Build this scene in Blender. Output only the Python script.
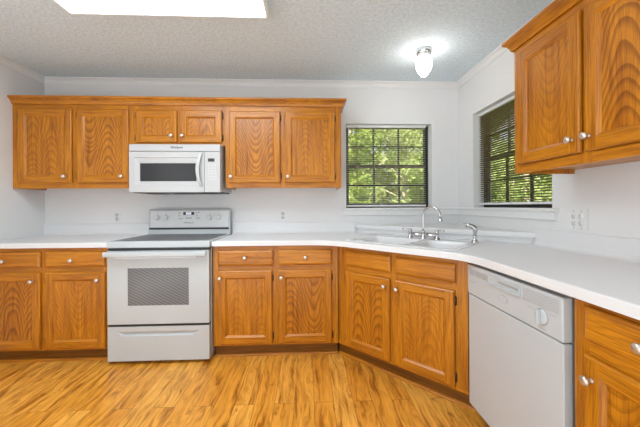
import bpy, bmesh, math, random
from mathutils import Vector, Matrix, noise as mnoise

for o in list(bpy.data.objects):
    bpy.data.objects.remove(o, do_unlink=True)
S = bpy.context.scene
COL = S.collection
R = random.Random(7)

# ------------------------------------------------------------------ camera
cam = bpy.data.cameras.new('camera')
cam_o = bpy.data.objects.new('camera', cam)
COL.objects.link(cam_o)
cam.sensor_width = 36.0
cam.lens = 294.04 / 640 * 36.0
cam.shift_x = -0.80 / 640
cam.shift_y = -7.54 / 640
cam.clip_start = 0.02
yaw, roll = 0.043, -0.0053
cam_o.matrix_world = (Matrix.Translation((1.5049, -2.919, 1.1814)) @ Matrix.Rotation(-yaw, 4, 'Z')
                      @ Matrix.Rotation(math.pi / 2, 4, 'X') @ Matrix.Rotation(roll, 4, 'Z'))
S.camera = cam_o

# ------------------------------------------------------------------ world, sun, exposure
S.view_settings.view_transform = 'Standard'
S.view_settings.look = 'None'
S.view_settings.gamma = 1.0
S.view_settings.use_curve_mapping = False
S.view_settings.exposure = -0.27
W = bpy.data.worlds.new('world')
S.world = W
W.use_nodes = True
wn = W.node_tree
bg = wn.nodes['Background']
bg.inputs['Color'].default_value = (0.86, 0.93, 1.0, 1)
bg.inputs['Strength'].default_value = 1.15
sun = bpy.data.lights.new('sun', 'SUN')
sun.energy = 17.0
sun.angle = 0.03
sun.color = (1.0, 0.95, 0.84)
sun_o = bpy.data.objects.new('sun', sun)
COL.objects.link(sun_o)
sun_o.rotation_euler = (math.radians(42), math.radians(-14), 0)
# unseen area lamps added as fill, set in made-up wall openings
side = bpy.data.lights.new('side_fill', 'AREA')      # fill lamp added on the left to brighten the right-hand side
side.shape = 'RECTANGLE'
side.size, side.size_y = 2.4, 2.0
side.energy = 40
side.color = (1.0, 0.985, 0.96)
side_o = bpy.data.objects.new('side_fill', side)
COL.objects.link(side_o)
side_o.location = (-1.16, -4.15, 1.15)
side_o.rotation_euler = (math.radians(90), 0, math.radians(-90))
day = bpy.data.lights.new('rear_fill', 'AREA')  # fill lamp added behind the camera, no such source in view
day.shape = 'RECTANGLE'
day.size, day.size_y = 2.5, 2.0
day.energy = 16
day.color = (0.97, 0.985, 1.0)
fill_r_o = bpy.data.objects.new('rear_fill', day)
COL.objects.link(fill_r_o)
fill_r_o.location = (0.3, -5.75, 1.15)
fill_r_o.rotation_euler = (math.radians(90), 0, 0)
FLUOR = 9.2      # radiance of the fluorescent diffuser
BULB = 19.0      # radiance of the jar lamp over the sink


# ------------------------------------------------------------------ materials
def new_mat(name):
    m = bpy.data.materials.new(name)
    m.use_nodes = True
    nt = m.node_tree
    return m, nt, nt.nodes['Principled BSDF']


def setp(b, col=None, rough=None, metal=None, spec=None):
    if col is not None: b.inputs['Base Color'].default_value = (*col, 1)
    if rough is not None: b.inputs['Roughness'].default_value = rough
    if metal is not None: b.inputs['Metallic'].default_value = metal
    if spec is not None: b.inputs['Specular IOR Level'].default_value = spec


def N(nt, t, **kw):
    n = nt.nodes.new(t)
    for k, v in kw.items():
        if hasattr(n, k) and k not in ('Scale',):
            setattr(n, k, v)
        else:
            n.inputs[k].default_value = v
    return n


def math_n(nt, op, a, b=None, c=None):
    n = nt.nodes.new('ShaderNodeMath'); n.operation = op
    for i, v in enumerate((a, b, c)):
        if v is None: continue
        if isinstance(v, (int, float)): n.inputs[i].default_value = v
        else: nt.links.new(v, n.inputs[i])
    return n.outputs[0]


def ramp(nt, fac, stops):
    n = nt.nodes.new('ShaderNodeValToRGB')
    el = n.color_ramp.elements
    while len(el) < len(stops): el.new(0.5)
    for e, (p, c) in zip(el, stops):
        e.position = p; e.color = (*c, 1)
    nt.links.new(fac, n.inputs[0])
    return n.outputs[0]


def mix_col(nt, f, a, b, mode='MIX'):
    n = nt.nodes.new('ShaderNodeMix'); n.data_type = 'RGBA'; n.blend_type = mode
    for i, v in ((0, f), (6, a), (7, b)):
        if isinstance(v, (int, float)): n.inputs[i].default_value = v
        elif isinstance(v, tuple): n.inputs[i].default_value = (*v, 1)
        else: nt.links.new(v, n.inputs[i])
    return n.outputs[2]


def bump(nt, b, h, strength, dist):
    n = nt.nodes.new('ShaderNodeBump')
    n.inputs['Strength'].default_value = strength
    n.inputs['Distance'].default_value = dist
    nt.links.new(h, n.inputs['Height'])
    nt.links.new(n.outputs[0], b.inputs['Normal'])


def noise(nt, vec, scale, detail=3, rough=0.55):
    n = nt.nodes.new('ShaderNodeTexNoise')
    n.inputs['Scale'].default_value = scale
    n.inputs['Detail'].default_value = detail
    n.inputs['Roughness'].default_value = rough
    if vec is not None: nt.links.new(vec, n.inputs['Vector'])
    return n.outputs['Fac']


def comb(nt, x, y, z=0.0):
    n = nt.nodes.new('ShaderNodeCombineXYZ')
    for i, v in enumerate((x, y, z)):
        if isinstance(v, (int, float)): n.inputs[i].default_value = v
        else: nt.links.new(v, n.inputs[i])
    return n.outputs[0]


def plain(name, col, rough=0.5, metal=0.0, spec=0.5, speck=0.0, sscale=40):
    """a finish with slight procedural unevenness"""
    m, nt, b = new_mat(name)
    setp(b, col, rough, metal, spec)
    tc = nt.nodes.new('ShaderNodeTexCoord')
    f = noise(nt, tc.outputs['Object'], sscale, 3)
    amt = speck or 0.04
    c = mix_col(nt, f, tuple(v * (1 - amt) for v in col), tuple(min(1, v * (1 + amt)) for v in col))
    nt.links.new(c, b.inputs['Base Color'])
    return m


def oak(name, cathedral, shade_mul=1.0):
    """honey oak; UV: u across the grain in metres, v along it"""
    m, nt, b = new_mat(name)
    setp(b, None, 0.30, 0, 0.5)
    uv = nt.nodes.new('ShaderNodeUVMap'); uv.uv_map = 'UVMap'
    sp = nt.nodes.new('ShaderNodeSeparateXYZ'); nt.links.new(uv.outputs[0], sp.inputs[0])
    u, v = sp.outputs[0], sp.outputs[1]
    tone = noise(nt, comb(nt, math_n(nt, 'MULTIPLY', u, 9.0), math_n(nt, 'MULTIPLY', v, 1.2)), 1.0, 3)
    pore = noise(nt, comb(nt, math_n(nt, 'MULTIPLY', u, 260.0), math_n(nt, 'MULTIPLY', v, 9.0)), 1.0, 4, 0.7)
    warp = noise(nt, comb(nt, math_n(nt, 'MULTIPLY', u, 14.0), math_n(nt, 'MULTIPLY', v, 3.2)), 1.0, 2)
    if cathedral:
        bw = 0.168
        q = math_n(nt, 'DIVIDE', u, bw)
        bid = math_n(nt, 'FLOOR', q)
        fr = math_n(nt, 'SUBTRACT', math_n(nt, 'FRACT', q), 0.5)
        wn_ = nt.nodes.new('ShaderNodeTexWhiteNoise'); wn_.noise_dimensions = '1D'
        nt.links.new(bid, wn_.inputs['W'])
        rnd = wn_.outputs['Value']
        off = math_n(nt, 'MULTIPLY', rnd, 3.0)
        fr = math_n(nt, 'ADD', fr, math_n(nt, 'MULTIPLY', math_n(nt, 'SUBTRACT', rnd, 0.5), 0.22))
        sgn = math_n(nt, 'SUBTRACT', math_n(nt, 'MULTIPLY', math_n(nt, 'GREATER_THAN', rnd, 0.22), 2.0), 1.0)
        par = math_n(nt, 'MULTIPLY', math_n(nt, 'MULTIPLY', fr, fr), 0.62)
        c = math_n(nt, 'ADD', math_n(nt, 'MULTIPLY', v, sgn), par)
        c = math_n(nt, 'ADD', c, math_n(nt, 'ADD', math_n(nt, 'MULTIPLY', warp, 0.045), math_n(nt, 'MULTIPLY', noise(nt, comb(nt, math_n(nt, 'MULTIPLY', bid, 3.3), math_n(nt, 'MULTIPLY', v, 2.6)), 1.0, 1), 0.34)))
        c = math_n(nt, 'ADD', c, off)
        ring = math_n(nt, 'FRACT', math_n(nt, 'DIVIDE', c, 0.060))
    else:
        c = math_n(nt, 'ADD', math_n(nt, 'MULTIPLY', u, 1.0), math_n(nt, 'MULTIPLY', warp, 0.085))
        c = math_n(nt, 'ADD', c, math_n(nt, 'MULTIPLY', math_n(nt, 'SINE', math_n(nt, 'MULTIPLY', v, 5.0)), 0.004))
        ring = math_n(nt, 'FRACT', math_n(nt, 'DIVIDE', c, 0.0125))
    base = ramp(nt, tone, [(0.28, (0.49 * shade_mul, 0.168 * shade_mul, 0.006)), (0.72, (0.69 * shade_mul, 0.268 * shade_mul, 0.012))])
    lines = ramp(nt, ring, [(0.0, (1, 1, 1)), (0.42, (0.97, 0.95, 0.92)), (0.76, (0.50, 0.39, 0.27)),
                            (0.93, (0.44, 0.33, 0.22)), (1.0, (1, 1, 1))])
    oi = nt.nodes.new('ShaderNodeObjectInfo')
    amt = math_n(nt, 'ADD', 0.26 if cathedral else 0.12, math_n(nt, 'MULTIPLY', oi.outputs['Random'], 0.55 if cathedral else 0.22))
    col = mix_col(nt, amt, base, lines, 'MULTIPLY')
    hair = noise(nt, comb(nt, math_n(nt, 'MULTIPLY', u, 170.0), math_n(nt, 'MULTIPLY', v, 4.0)), 1.0, 3, 0.6)
    col = mix_col(nt, 0.6, col, ramp(nt, hair, [(0.36, (0.58, 0.46, 0.34)), (0.50, (1, 1, 1))]), 'MULTIPLY')
    pr = ramp(nt, pore, [(0.36, (0.62, 0.52, 0.42)), (0.50, (1, 1, 1))])
    streak = noise(nt, comb(nt, math_n(nt, 'MULTIPLY', u, 48.0), math_n(nt, 'MULTIPLY', v, 2.4)), 1.0, 3, 0.65)
    col = mix_col(nt, 0.75, col, ramp(nt, streak, [(0.34, (0.62, 0.50, 0.38)), (0.52, (1, 1, 1)), (0.7, (1.08, 1.08, 1.08))]), 'MULTIPLY')
    col = mix_col(nt, 0.55, col, pr, 'MULTIPLY')
    nt.links.new(col, b.inputs['Base Color'])
    bump(nt, b, pore, 0.08, 0.002)
    return m


def floor_mat():
    m, nt, b = new_mat('laminate_planks')
    setp(b, None, 0.33, 0, 0.4)
    tc = nt.nodes.new('ShaderNodeTexCoord')
    sp = nt.nodes.new('ShaderNodeSeparateXYZ'); nt.links.new(tc.outputs['Object'], sp.inputs[0])
    x, y = sp.outputs[0], sp.outputs[1]
    br = nt.nodes.new('ShaderNodeTexBrick')
    br.offset = 0.37; br.offset_frequency = 2
    br.inputs['Scale'].default_value = 1.0
    br.inputs['Brick Width'].default_value = 1.15
    br.inputs['Row Height'].default_value = 0.118
    br.inputs['Mortar Size'].default_value = 0.0011
    br.inputs['Mortar Smooth'].default_value = 0.3
    br.inputs['Color1'].default_value = (0, 0, 0, 1)
    br.inputs['Color2'].default_value = (1, 1, 1, 1)
    br.inputs['Mortar'].default_value = (0.5, 0.5, 0.5, 1)
    nt.links.new(comb(nt, y, x), br.inputs['Vector'])
    tone = br.outputs['Color']
    tsep = nt.nodes.new('ShaderNodeSeparateColor'); nt.links.new(tone, tsep.inputs[0])
    t = tsep.outputs[0]
    row = math_n(nt, 'FLOOR', math_n(nt, 'DIVIDE', x, 0.118))
    z = math_n(nt, 'ADD', math_n(nt, 'MULTIPLY', row, 3.7), math_n(nt, 'MULTIPLY', t, 11.0))
    warp = noise(nt, comb(nt, math_n(nt, 'MULTIPLY', x, 9.0), math_n(nt, 'MULTIPLY', y, 2.2), z), 1.0, 2)
    wx = math_n(nt, 'ADD', x, math_n(nt, 'MULTIPLY', warp, 0.16))
    g1 = noise(nt, comb(nt, math_n(nt, 'MULTIPLY', wx, 34.0), math_n(nt, 'MULTIPLY', y, 3.2), z), 1.0, 4, 0.6)
    g2 = noise(nt, comb(nt, math_n(nt, 'MULTIPLY', wx, 130.0), math_n(nt, 'MULTIPLY', y, 7.0), z), 1.0, 3, 0.6)
    kn = noise(nt, comb(nt, math_n(nt, 'MULTIPLY', x, 8.0), math_n(nt, 'MULTIPLY', y, 4.5), z), 1.0, 3, 0.6)
    base = ramp(nt, t, [(0.0, (0.80, 0.340, 0.040)), (0.5, (0.87, 0.395, 0.054)), (1.0, (0.94, 0.47, 0.085))])
    streak = ramp(nt, g1, [(0.34, (0.42, 0.28, 0.15)), (0.46, (0.85, 0.78, 0.68)), (0.55, (1, 1, 1)), (0.72, (1.12, 1.14, 1.2))])
    col = mix_col(nt, 0.9, base, streak, 'MULTIPLY')
    col = mix_col(nt, 0.5, col, ramp(nt, g2, [(0.35, (0.62, 0.5, 0.38)), (0.52, (1, 1, 1))]), 'MULTIPLY')
    col = mix_col(nt, 0.9, col, ramp(nt, kn, [(0.27, (0.35, 0.20, 0.09)), (0.36, (1, 1, 1))]), 'MULTIPLY')
    col = mix_col(nt, br.outputs['Fac'], col, (0.20, 0.085, 0.025))
    nt.links.new(col, b.inputs['Base Color'])
    bump(nt, b, g2, 0.05, 0.002)
    return m


def ceiling_mat():
    m, nt, b = new_mat('popcorn_ceiling')
    setp(b, (0.74, 0.74, 0.74), 0.9, 0, 0.1)
    tc = nt.nodes.new('ShaderNodeTexCoord')
    f = noise(nt, tc.outputs['Object'], 48, 3, 0.6)
    h = ramp(nt, f, [(0.40, (0, 0, 0)), (0.62, (1, 1, 1))])
    bump(nt, b, h, 0.28, 0.010)
    f2 = noise(nt, tc.outputs['Object'], 48, 3, 0.6)
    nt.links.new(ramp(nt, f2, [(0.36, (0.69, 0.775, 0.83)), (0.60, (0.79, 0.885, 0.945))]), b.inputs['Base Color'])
    return m


def wall_mat():
    m, nt, b = new_mat('painted_wall')
    setp(b, (0.80, 0.80, 0.805), 0.75, 0, 0.25)
    tc = nt.nodes.new('ShaderNodeTexCoord')
    f = noise(nt, tc.outputs['Object'], 160, 2)
    bump(nt, b, f, 0.12, 0.002)
    g = noise(nt, tc.outputs['Object'], 1.7, 3)
    nt.links.new(ramp(nt, g, [(0.3, (0.785, 0.785, 0.79)), (0.7, (0.815, 0.815, 0.82))]), b.inputs['Base Color'])
    return m


def emit_mat(name, col, strength):
    m, nt, b = new_mat(name)
    setp(b, (0.9, 0.9, 0.9), 0.4)
    b.inputs['Emission Color'].default_value = (*col, 1)
    b.inputs['Emission Strength'].default_value = strength
    return m


def pane_mat():
    m, nt, b = new_mat('window_glass')
    nt.nodes.remove(b)
    out = nt.nodes['Material Output']
    tr = nt.nodes.new('ShaderNodeBsdfTransparent'); tr.inputs[0].default_value = (0.93, 0.95, 0.94, 1)
    gl = nt.nodes.new('ShaderNodeBsdfGlossy'); gl.inputs['Roughness'].default_value = 0.02
    fr = nt.nodes.new('ShaderNodeFresnel'); ge = nt.nodes.new('ShaderNodeNewGeometry')
    nt.links.new(math_n(nt, 'ADD', 1.35, math_n(nt, 'MULTIPLY', ge.outputs['Backfacing'], 1 / 1.35 - 1.35)), fr.inputs[0])
    mx = nt.nodes.new('ShaderNodeMixShader')
    nt.links.new(fr.outputs[0], mx.inputs[0]); nt.links.new(tr.outputs[0], mx.inputs[1]); nt.links.new(gl.outputs[0], mx.inputs[2])
    nt.links.new(mx.outputs[0], out.inputs['Surface'])
    return m


def leaf_mat(name, c1, c2):
    m, nt, b = new_mat(name)
    setp(b, None, 0.55, 0, 0.3)
    tc = nt.nodes.new('ShaderNodeTexCoord')
    f = noise(nt, tc.outputs['Object'], 1.6, 4)
    nt.links.new(ramp(nt, f, [(0.3, c1), (0.7, c2)]), b.inputs['Base Color'])
    tl = nt.nodes.new('ShaderNodeBsdfTranslucent'); nt.links.new(b.inputs['Base Color'].links[0].from_socket, tl.inputs[0])
    mx = nt.nodes.new('ShaderNodeMixShader'); mx.inputs[0].default_value = 0.45
    nt.links.new(b.outputs[0], mx.inputs[1]); nt.links.new(tl.outputs[0], mx.inputs[2])
    nt.links.new(mx.outputs[0], nt.nodes['Material Output'].inputs['Surface'])
    return m


def hatch_mat(name):
    m, nt, b = new_mat(name)
    setp(b, None, 0.16, 0, 0.35)
    tc = nt.nodes.new('ShaderNodeTexCoord')
    sp = nt.nodes.new('ShaderNodeSeparateXYZ'); nt.links.new(tc.outputs['Object'], sp.inputs[0])
    d = math_n(nt, 'ADD', math_n(nt, 'MULTIPLY', sp.outputs[0], 1.0), math_n(nt, 'MULTIPLY', sp.outputs[2], 1.9))
    d = math_n(nt, 'FRACT', math_n(nt, 'MULTIPLY', d, 24.0))
    tri = math_n(nt, 'ABSOLUTE', math_n(nt, 'SUBTRACT', d, 0.5))
    nt.links.new(ramp(nt, tri, [(0.10, (0.13, 0.13, 0.135)), (0.40, (0.215, 0.215, 0.22))]), b.inputs['Base Color'])
    return m


M = {}
M['oak'] = oak('oak_straight_grain', False)
M['oak_panel'] = oak('oak_cathedral_grain', True)
M['floor'] = floor_mat()
M['ceiling'] = ceiling_mat()
M['wall'] = wall_mat()
M['bounce_pale'] = plain('pale_bounce_floor', (0.72, 0.72, 0.72), 0.95, 0, 0.1, 0.06, 120)  # unseen pale surface, added for neutral bounce light
M['trim'] = plain('white_trim_paint', (0.82, 0.82, 0.82), 0.45)
M['laminate'] = plain('white_laminate', (0.80, 0.80, 0.81), 0.30, 0, 0.45, 0.025, 300)
M['enamel'] = plain('white_enamel', (0.55, 0.58, 0.60), 0.22, 0, 0.5, 0.01)
M['mw_white'] = plain('bright_white_plastic', (0.56, 0.56, 0.565), 0.25, 0, 0.5, 0.01)
M['enamel_grey'] = plain('pale_grey_enamel', (0.74, 0.74, 0.75), 0.3, 0, 0.5, 0.01)
M['plastic'] = plain('white_plastic', (0.80, 0.80, 0.80), 0.35, 0, 0.5, 0.01)
M['porcelain'] = plain('white_porcelain', (0.82, 0.82, 0.83), 0.15, 0, 0.5, 0.01)
M['grey'] = plain('grey_marking', (0.35, 0.35, 0.36), 0.5)
M['lightgrey'] = plain('light_grey_vent', (0.42, 0.42, 0.43), 0.5)
M['black'] = plain('black_plastic', (0.012, 0.012, 0.013), 0.35)
M['darkglass'] = plain('smoked_glass', (0.035, 0.035, 0.038), 0.2, 0, 0.25)
M['ceramic'] = plain('grey_glass_ceramic', (0.10, 0.10, 0.105), 0.30, 0, 0.22, 0.15, 400)
M['burner'] = plain('burner_marking', (0.16, 0.16, 0.165), 0.35)
M['hatch'] = hatch_mat('oven_door_glass')
M['chrome'] = plain('chrome', (0.62, 0.62, 0.63), 0.10, 1.0)
M['nickel'] = plain('satin_nickel', (0.72, 0.66, 0.61), 0.28, 0.9)
M['bronze'] = plain('dark_bronze', (0.018, 0.016, 0.014), 0.45)
M['hinge'] = plain('dark_hinge_metal', (0.07, 0.045, 0.025), 0.4, 0.6)
M['slat'] = plain('cream_blind_slat', (0.78, 0.72, 0.55), 0.5)
M['darkslat'] = plain('bronze_blind_slat', (0.20, 0.145, 0.075), 0.5)
M['cord'] = plain('tan_cord', (0.40, 0.30, 0.16), 0.7)
M['pane'] = pane_mat()
M['shaded_oak'] = oak('shaded_toe_oak', False, 0.38)  # shade of the toe recess put into a darker oak
M['faint'] = plain('faint_grey_print', (0.60, 0.60, 0.60), 0.5)
M['lens'] = emit_mat('fluorescent_diffuser', (0.82, 0.935, 1.0), FLUOR)
M['jar'] = emit_mat('frosted_jar_glass', (1.0, 0.96, 0.92), BULB)
M['lcd'] = emit_mat('blue_clock_display', (0.42, 0.42, 0.75), 0.5)
M['leaf_a'] = leaf_mat('sunlit_leaves', (0.20, 0.30, 0.05), (0.48, 0.56, 0.13))
M['leaf_b'] = leaf_mat('deep_green_leaves', (0.05, 0.13, 0.02), (0.22, 0.34, 0.06))
M['leaf_c'] = leaf_mat('pale_green_leaves', (0.30, 0.38, 0.12), (0.60, 0.64, 0.28))
M['bark'] = plain('pale_bark', (0.50, 0.42, 0.33), 0.9, 0, 0.1, 0.3, 12)
M['lawn'] = plain('lawn_grass', (0.16, 0.24, 0.05), 0.95, 0, 0.1, 0.4, 6)


# ------------------------------------------------------------------ mesh builder
class MB:
    def __init__(self):
        self.v, self.f, self.uv, self.mi, self.sm = [], [], [], [], []
        self.off = (R.uniform(0, 30), R.uniform(0, 30))

    def _guv(self, p, grain):
        ou, ov = self.off
        if grain == 'x': return (p[2] + p[1] * 0.9 + ou, p[0] + ov)
        if grain == 'y': return (p[0] + p[2] * 0.9 + ou, p[1] + ov)
        return (p[0] + p[1] * 0.9 + ou, p[2] + ov)

    def poly(self, pts, grain='z', mi=0, smooth=False):
        b = len(self.v)
        self.v += [tuple(p) for p in pts]
        self.f.append(list(range(b, b + len(pts))))
        self.uv.append([self._guv(p, grain) for p in pts])
        self.mi.append(mi); self.sm.append(smooth)

    def add_bm(self, bm, grain='z', mi=0, smooth=False):
        bm.verts.ensure_lookup_table(); bm.verts.index_update()
        b = len(self.v)
        self.v += [tuple(v.co) for v in bm.verts]
        for f in bm.faces:
            self.f.append([v.index + b for v in f.verts])
            self.uv.append([self._guv(v.co, grain) for v in f.verts])
            self.mi.append(mi); self.sm.append(smooth)
        bm.free()

    def box(self, x0, x1, y0, y1, z0, z1, grain='z', bevel=0.0, mi=0, seg=2):
        bm = bmesh.new()
        xs, ys, zs = sorted((x0, x1)), sorted((y0, y1)), sorted((z0, z1))
        vs = [bm.verts.new((x, y, z)) for x in xs for y in ys for z in zs]
        for q in ((0, 1, 3, 2), (4, 6, 7, 5), (0, 4, 5, 1), (2, 3, 7, 6), (0, 2, 6, 4), (1, 5, 7, 3)):
            bm.faces.new([vs[i] for i in q])
        if bevel > 0:
            bmesh.ops.bevel(bm, geom=list(bm.edges), offset=bevel, segments=seg, profile=0.5, affect='EDGES')
        self.add_bm(bm, grain, mi, False)
        return self

    def prism(self, pts, z0, z1, grain='z', mi=0, caps=True):
        n = len(pts)
        area = sum(pts[i][0] * pts[(i + 1) % n][1] - pts[(i + 1) % n][0] * pts[i][1] for i in range(n))
        if area < 0: pts = pts[::-1]
        for i in range(n):
            a, b = pts[i], pts[(i + 1) % n]
            self.poly([(a[0], a[1], z0), (b[0], b[1], z0), (b[0], b[1], z1), (a[0], a[1], z1)], grain, mi)
        if caps:
            self.poly([(p[0], p[1], z1) for p in pts], grain, mi)
            self.poly([(p[0], p[1], z0) for p in pts[::-1]], grain, mi)
        return self

    def lathe(self, prof, o=(0, 0, 0), axis=(0, 0, 1), n=20, mi=0, smooth=True):
        """prof: (radius, distance along axis)"""
        ax = Vector(axis).normalized()
        ref = Vector((1, 0, 0)) if abs(ax.x) < 0.9 else Vector((0, 1, 0))
        e1 = ax.cross(ref).normalized(); e2 = ax.cross(e1)
        o = Vector(o)
        b = len(self.v)
        for r, d in prof:
            for k in range(n):
                a = 2 * math.pi * k / n
                self.v.append(tuple(o + ax * d + (e1 * math.cos(a) + e2 * math.sin(a)) * max(r, 1e-5)))
        for i in range(len(prof) - 1):
            for k in range(n):
                k2 = (k + 1) % n
                self.f.append([b + i * n + k, b + i * n + k2, b + (i + 1) * n + k2, b + (i + 1) * n + k])
                self.uv.append([(0, 0)] * 4); self.mi.append(mi); self.sm.append(smooth)
        for i, rev in ((0, True), (len(prof) - 1, False)):
            if prof[i][0] > 1e-4:
                idx = [b + i * n + k for k in range(n)]
                self.f.append(idx[::-1] if rev else idx)
                self.uv.append([(0, 0)] * n); self.mi.append(mi); self.sm.append(False)
        return self

    def tube(self, path, rad, n=10, mi=0, closed_ends=True):
        path = [Vector(p) for p in path]
        rads = rad if isinstance(rad, (list, tuple)) else [rad] * len(path)
        b = len(self.v)
        prev = None
        for i, p in enumerate(path):
            t = (path[min(i + 1, len(path) - 1)] - path[max(i - 1, 0)]).normalized()
            if prev is None:
                ref = Vector((0, 0, 1)) if abs(t.z) < 0.9 else Vector((1, 0, 0))
                e1 = t.cross(ref).normalized()
            else:
                e1 = (prev - t * prev.dot(t)).normalized()
            prev = e1
            e2 = t.cross(e1)
            for k in range(n):
                a = 2 * math.pi * k / n
                self.v.append(tuple(p + (e1 * math.cos(a) + e2 * math.sin(a)) * rads[i]))
        for i in range(len(path) - 1):
            for k in range(n):
                k2 = (k + 1) % n
                self.f.append([b + i * n + k, b + i * n + k2, b + (i + 1) * n + k2, b + (i + 1) * n + k])
                self.uv.append([(0, 0)] * 4); self.mi.append(mi); self.sm.append(True)
        if closed_ends:
            for i, rev in ((0, True), (len(path) - 1, False)):
                idx = [b + i * n + k for k in range(n)]
                self.f.append(idx[::-1] if rev else idx)
                self.uv.append([(0, 0)] * n); self.mi.append(mi); self.sm.append(False)
        return self

    def sweep(self, path, prof, mi=0, smooth=False):
        """profile (d to the right of travel, z) swept along a plan polyline with mitred corners"""
        P = [Vector(p) for p in path]
        dirs = [(P[i + 1] - P[i]).normalized() for i in range(len(P) - 1)]
        rt = [Vector((d.y, -d.x)) for d in dirs]
        offs = []
        for i in range(len(P)):
            if i == 0: offs.append(rt[0])
            elif i == len(P) - 1: offs.append(rt[-1])
            else:
                s = rt[i - 1] + rt[i]
                offs.append(s / (1 + rt[i - 1].dot(rt[i])))
        n = len(prof)
        for i in range(len(P) - 1):
            ln = (P[i + 1] - P[i]).length
            g = 'x' if abs(dirs[i].x) > abs(dirs[i].y) else 'y'
            for k in range(n):
                a, b_ = prof[k], prof[(k + 1) % n]
                q = []
                for (j, pr) in ((i, a), (i + 1, a), (i + 1, b_), (i, b_)):
                    w = P[j] + offs[j] * pr[0]
                    q.append((w.x, w.y, pr[1]))
                self.poly(q[::-1], g, mi, smooth)
        for i, rev in ((0, False), (len(P) - 1, True)):
            q = [((P[i] + offs[i] * d).x, (P[i] + offs[i] * d).y, z) for d, z in prof]
            self.poly(q[::-1] if rev else q, 'z', mi)
        return self

    def build(self, name, mats, parent=None, loc=None, merge=False):
        if not isinstance(mats, (list, tuple)): mats = [mats]
        me = bpy.data.meshes.new(name)
        me.from_pydata(self.v, [], self.f)
        ul = me.uv_layers.new(name='UVMap')
        flat = [c for fu in self.uv for p in fu for c in p]
        ul.data.foreach_set('uv', flat)
        for m in mats: me.materials.append(m)
        me.polygons.foreach_set('material_index', self.mi)
        me.polygons.foreach_set('use_smooth', self.sm)
        me.update()
        bm = bmesh.new(); bm.from_mesh(me)
        if merge: bmesh.ops.remove_doubles(bm, verts=bm.verts, dist=1e-5)
        bmesh.ops.recalc_face_normals(bm, faces=bm.faces)
        bm.to_mesh(me); bm.free()
        o = bpy.data.objects.new(name, me)
        COL.objects.link(o)
        if parent is not None: o.parent = parent
        if loc is not None: o.location = loc
        return o


def tag(o, label, cat, group=None):
    o['label'] = label; o['category'] = cat
    if group: o['group'] = group
    return o


def thing(name, label, cat, loc=(0, 0, 0), rz=0.0, group=None):
    o = bpy.data.objects.new(name, None)
    o.empty_display_size = 0.1
    COL.objects.link(o)
    o.location = loc; o.rotation_euler = (0, 0, rz)
    return tag(o, label, cat, group)


def struct(o):
    o['kind'] = 'structure'
    return o


def text_part(name, s, size, mat, parent, loc, rot=(math.pi / 2, 0, 0), shear=0.0, depth=0.0006):
    cu = bpy.data.curves.new(name, 'FONT')
    cu.body = s; cu.size = size; cu.align_x = 'CENTER'; cu.align_y = 'CENTER'
    cu.extrude = depth; cu.shear = shear; cu.offset = size * 0.018
    t = bpy.data.objects.new(name + '_tmp', cu)
    COL.objects.link(t)
    dg = bpy.context.evaluated_depsgraph_get(); dg.update()
    me = bpy.data.meshes.new_from_object(t.evaluated_get(dg))
    bpy.data.objects.remove(t, do_unlink=True)
    me.materials.clear(); me.materials.append(mat)
    o = bpy.data.objects.new(name, me)
    COL.objects.link(o)
    o.parent = parent; o.location = loc; o.rotation_euler = rot
    return o


def rrect(x0, x1, y0, y1, r, n=6):
    pts = []
    for cx, cy, a0 in ((x1 - r, y1 - r, 0), (x0 + r, y1 - r, 90), (x0 + r, y0 + r, 180), (x1 - r, y0 + r, 270)):
        for k in range(n + 1):
            a = math.radians(a0 + 90 * k / n)
            pts.append((cx + r * math.cos(a), cy + r * math.sin(a)))
    return pts


def plate(outer, holes, z0, z1, bevel=0.0):
    """flat plate with holes as a bmesh"""
    bm = bmesh.new()
    edges, loops = [], []
    for lp in [outer] + holes:
        vs = [bm.verts.new((p[0], p[1], z1)) for p in lp]
        loops.append(vs)
        for i in range(len(vs)):
            edges.append(bm.edges.new((vs[i], vs[(i + 1) % len(vs)])))
    bmesh.ops.triangle_fill(bm, use_beauty=True, use_dissolve=False, edges=edges)
    top = list(bm.faces)
    low = {}
    for lp in loops:
        for v in lp: low[v] = bm.verts.new((v.co.x, v.co.y, z0))
    for f in top:
        bm.faces.new([low[v] for v in reversed(f.verts)])
    for lp in loops:
        for i in range(len(lp)):
            a, b = lp[i], lp[(i + 1) % len(lp)]
            bm.faces.new((a, b, low[b], low[a]))
    bmesh.ops.recalc_face_normals(bm, faces=bm.faces)
    if bevel > 0:
        es = []
        for lp in loops[:1]:
            for i in range(len(lp)):
                e = bm.edges.get((lp[i], lp[(i + 1) % len(lp)]))
                if e: es.append(e)
        bmesh.ops.bevel(bm, geom=es, offset=bevel, segments=2, profile=0.5, affect='EDGES')
    return bm


# ------------------------------------------------------------------ room
XL, XR, ZC, YB = -1.006, 3.03, 2.415, -5.6
T = 0.17
W1 = dict(x0=1.886, x1=2.757, z0=1.14, z1=2.003)      # back window opening
W2 = dict(y0=-1.143, y1=-0.267, z0=1.14, z1=2.023)    # right window opening

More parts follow.
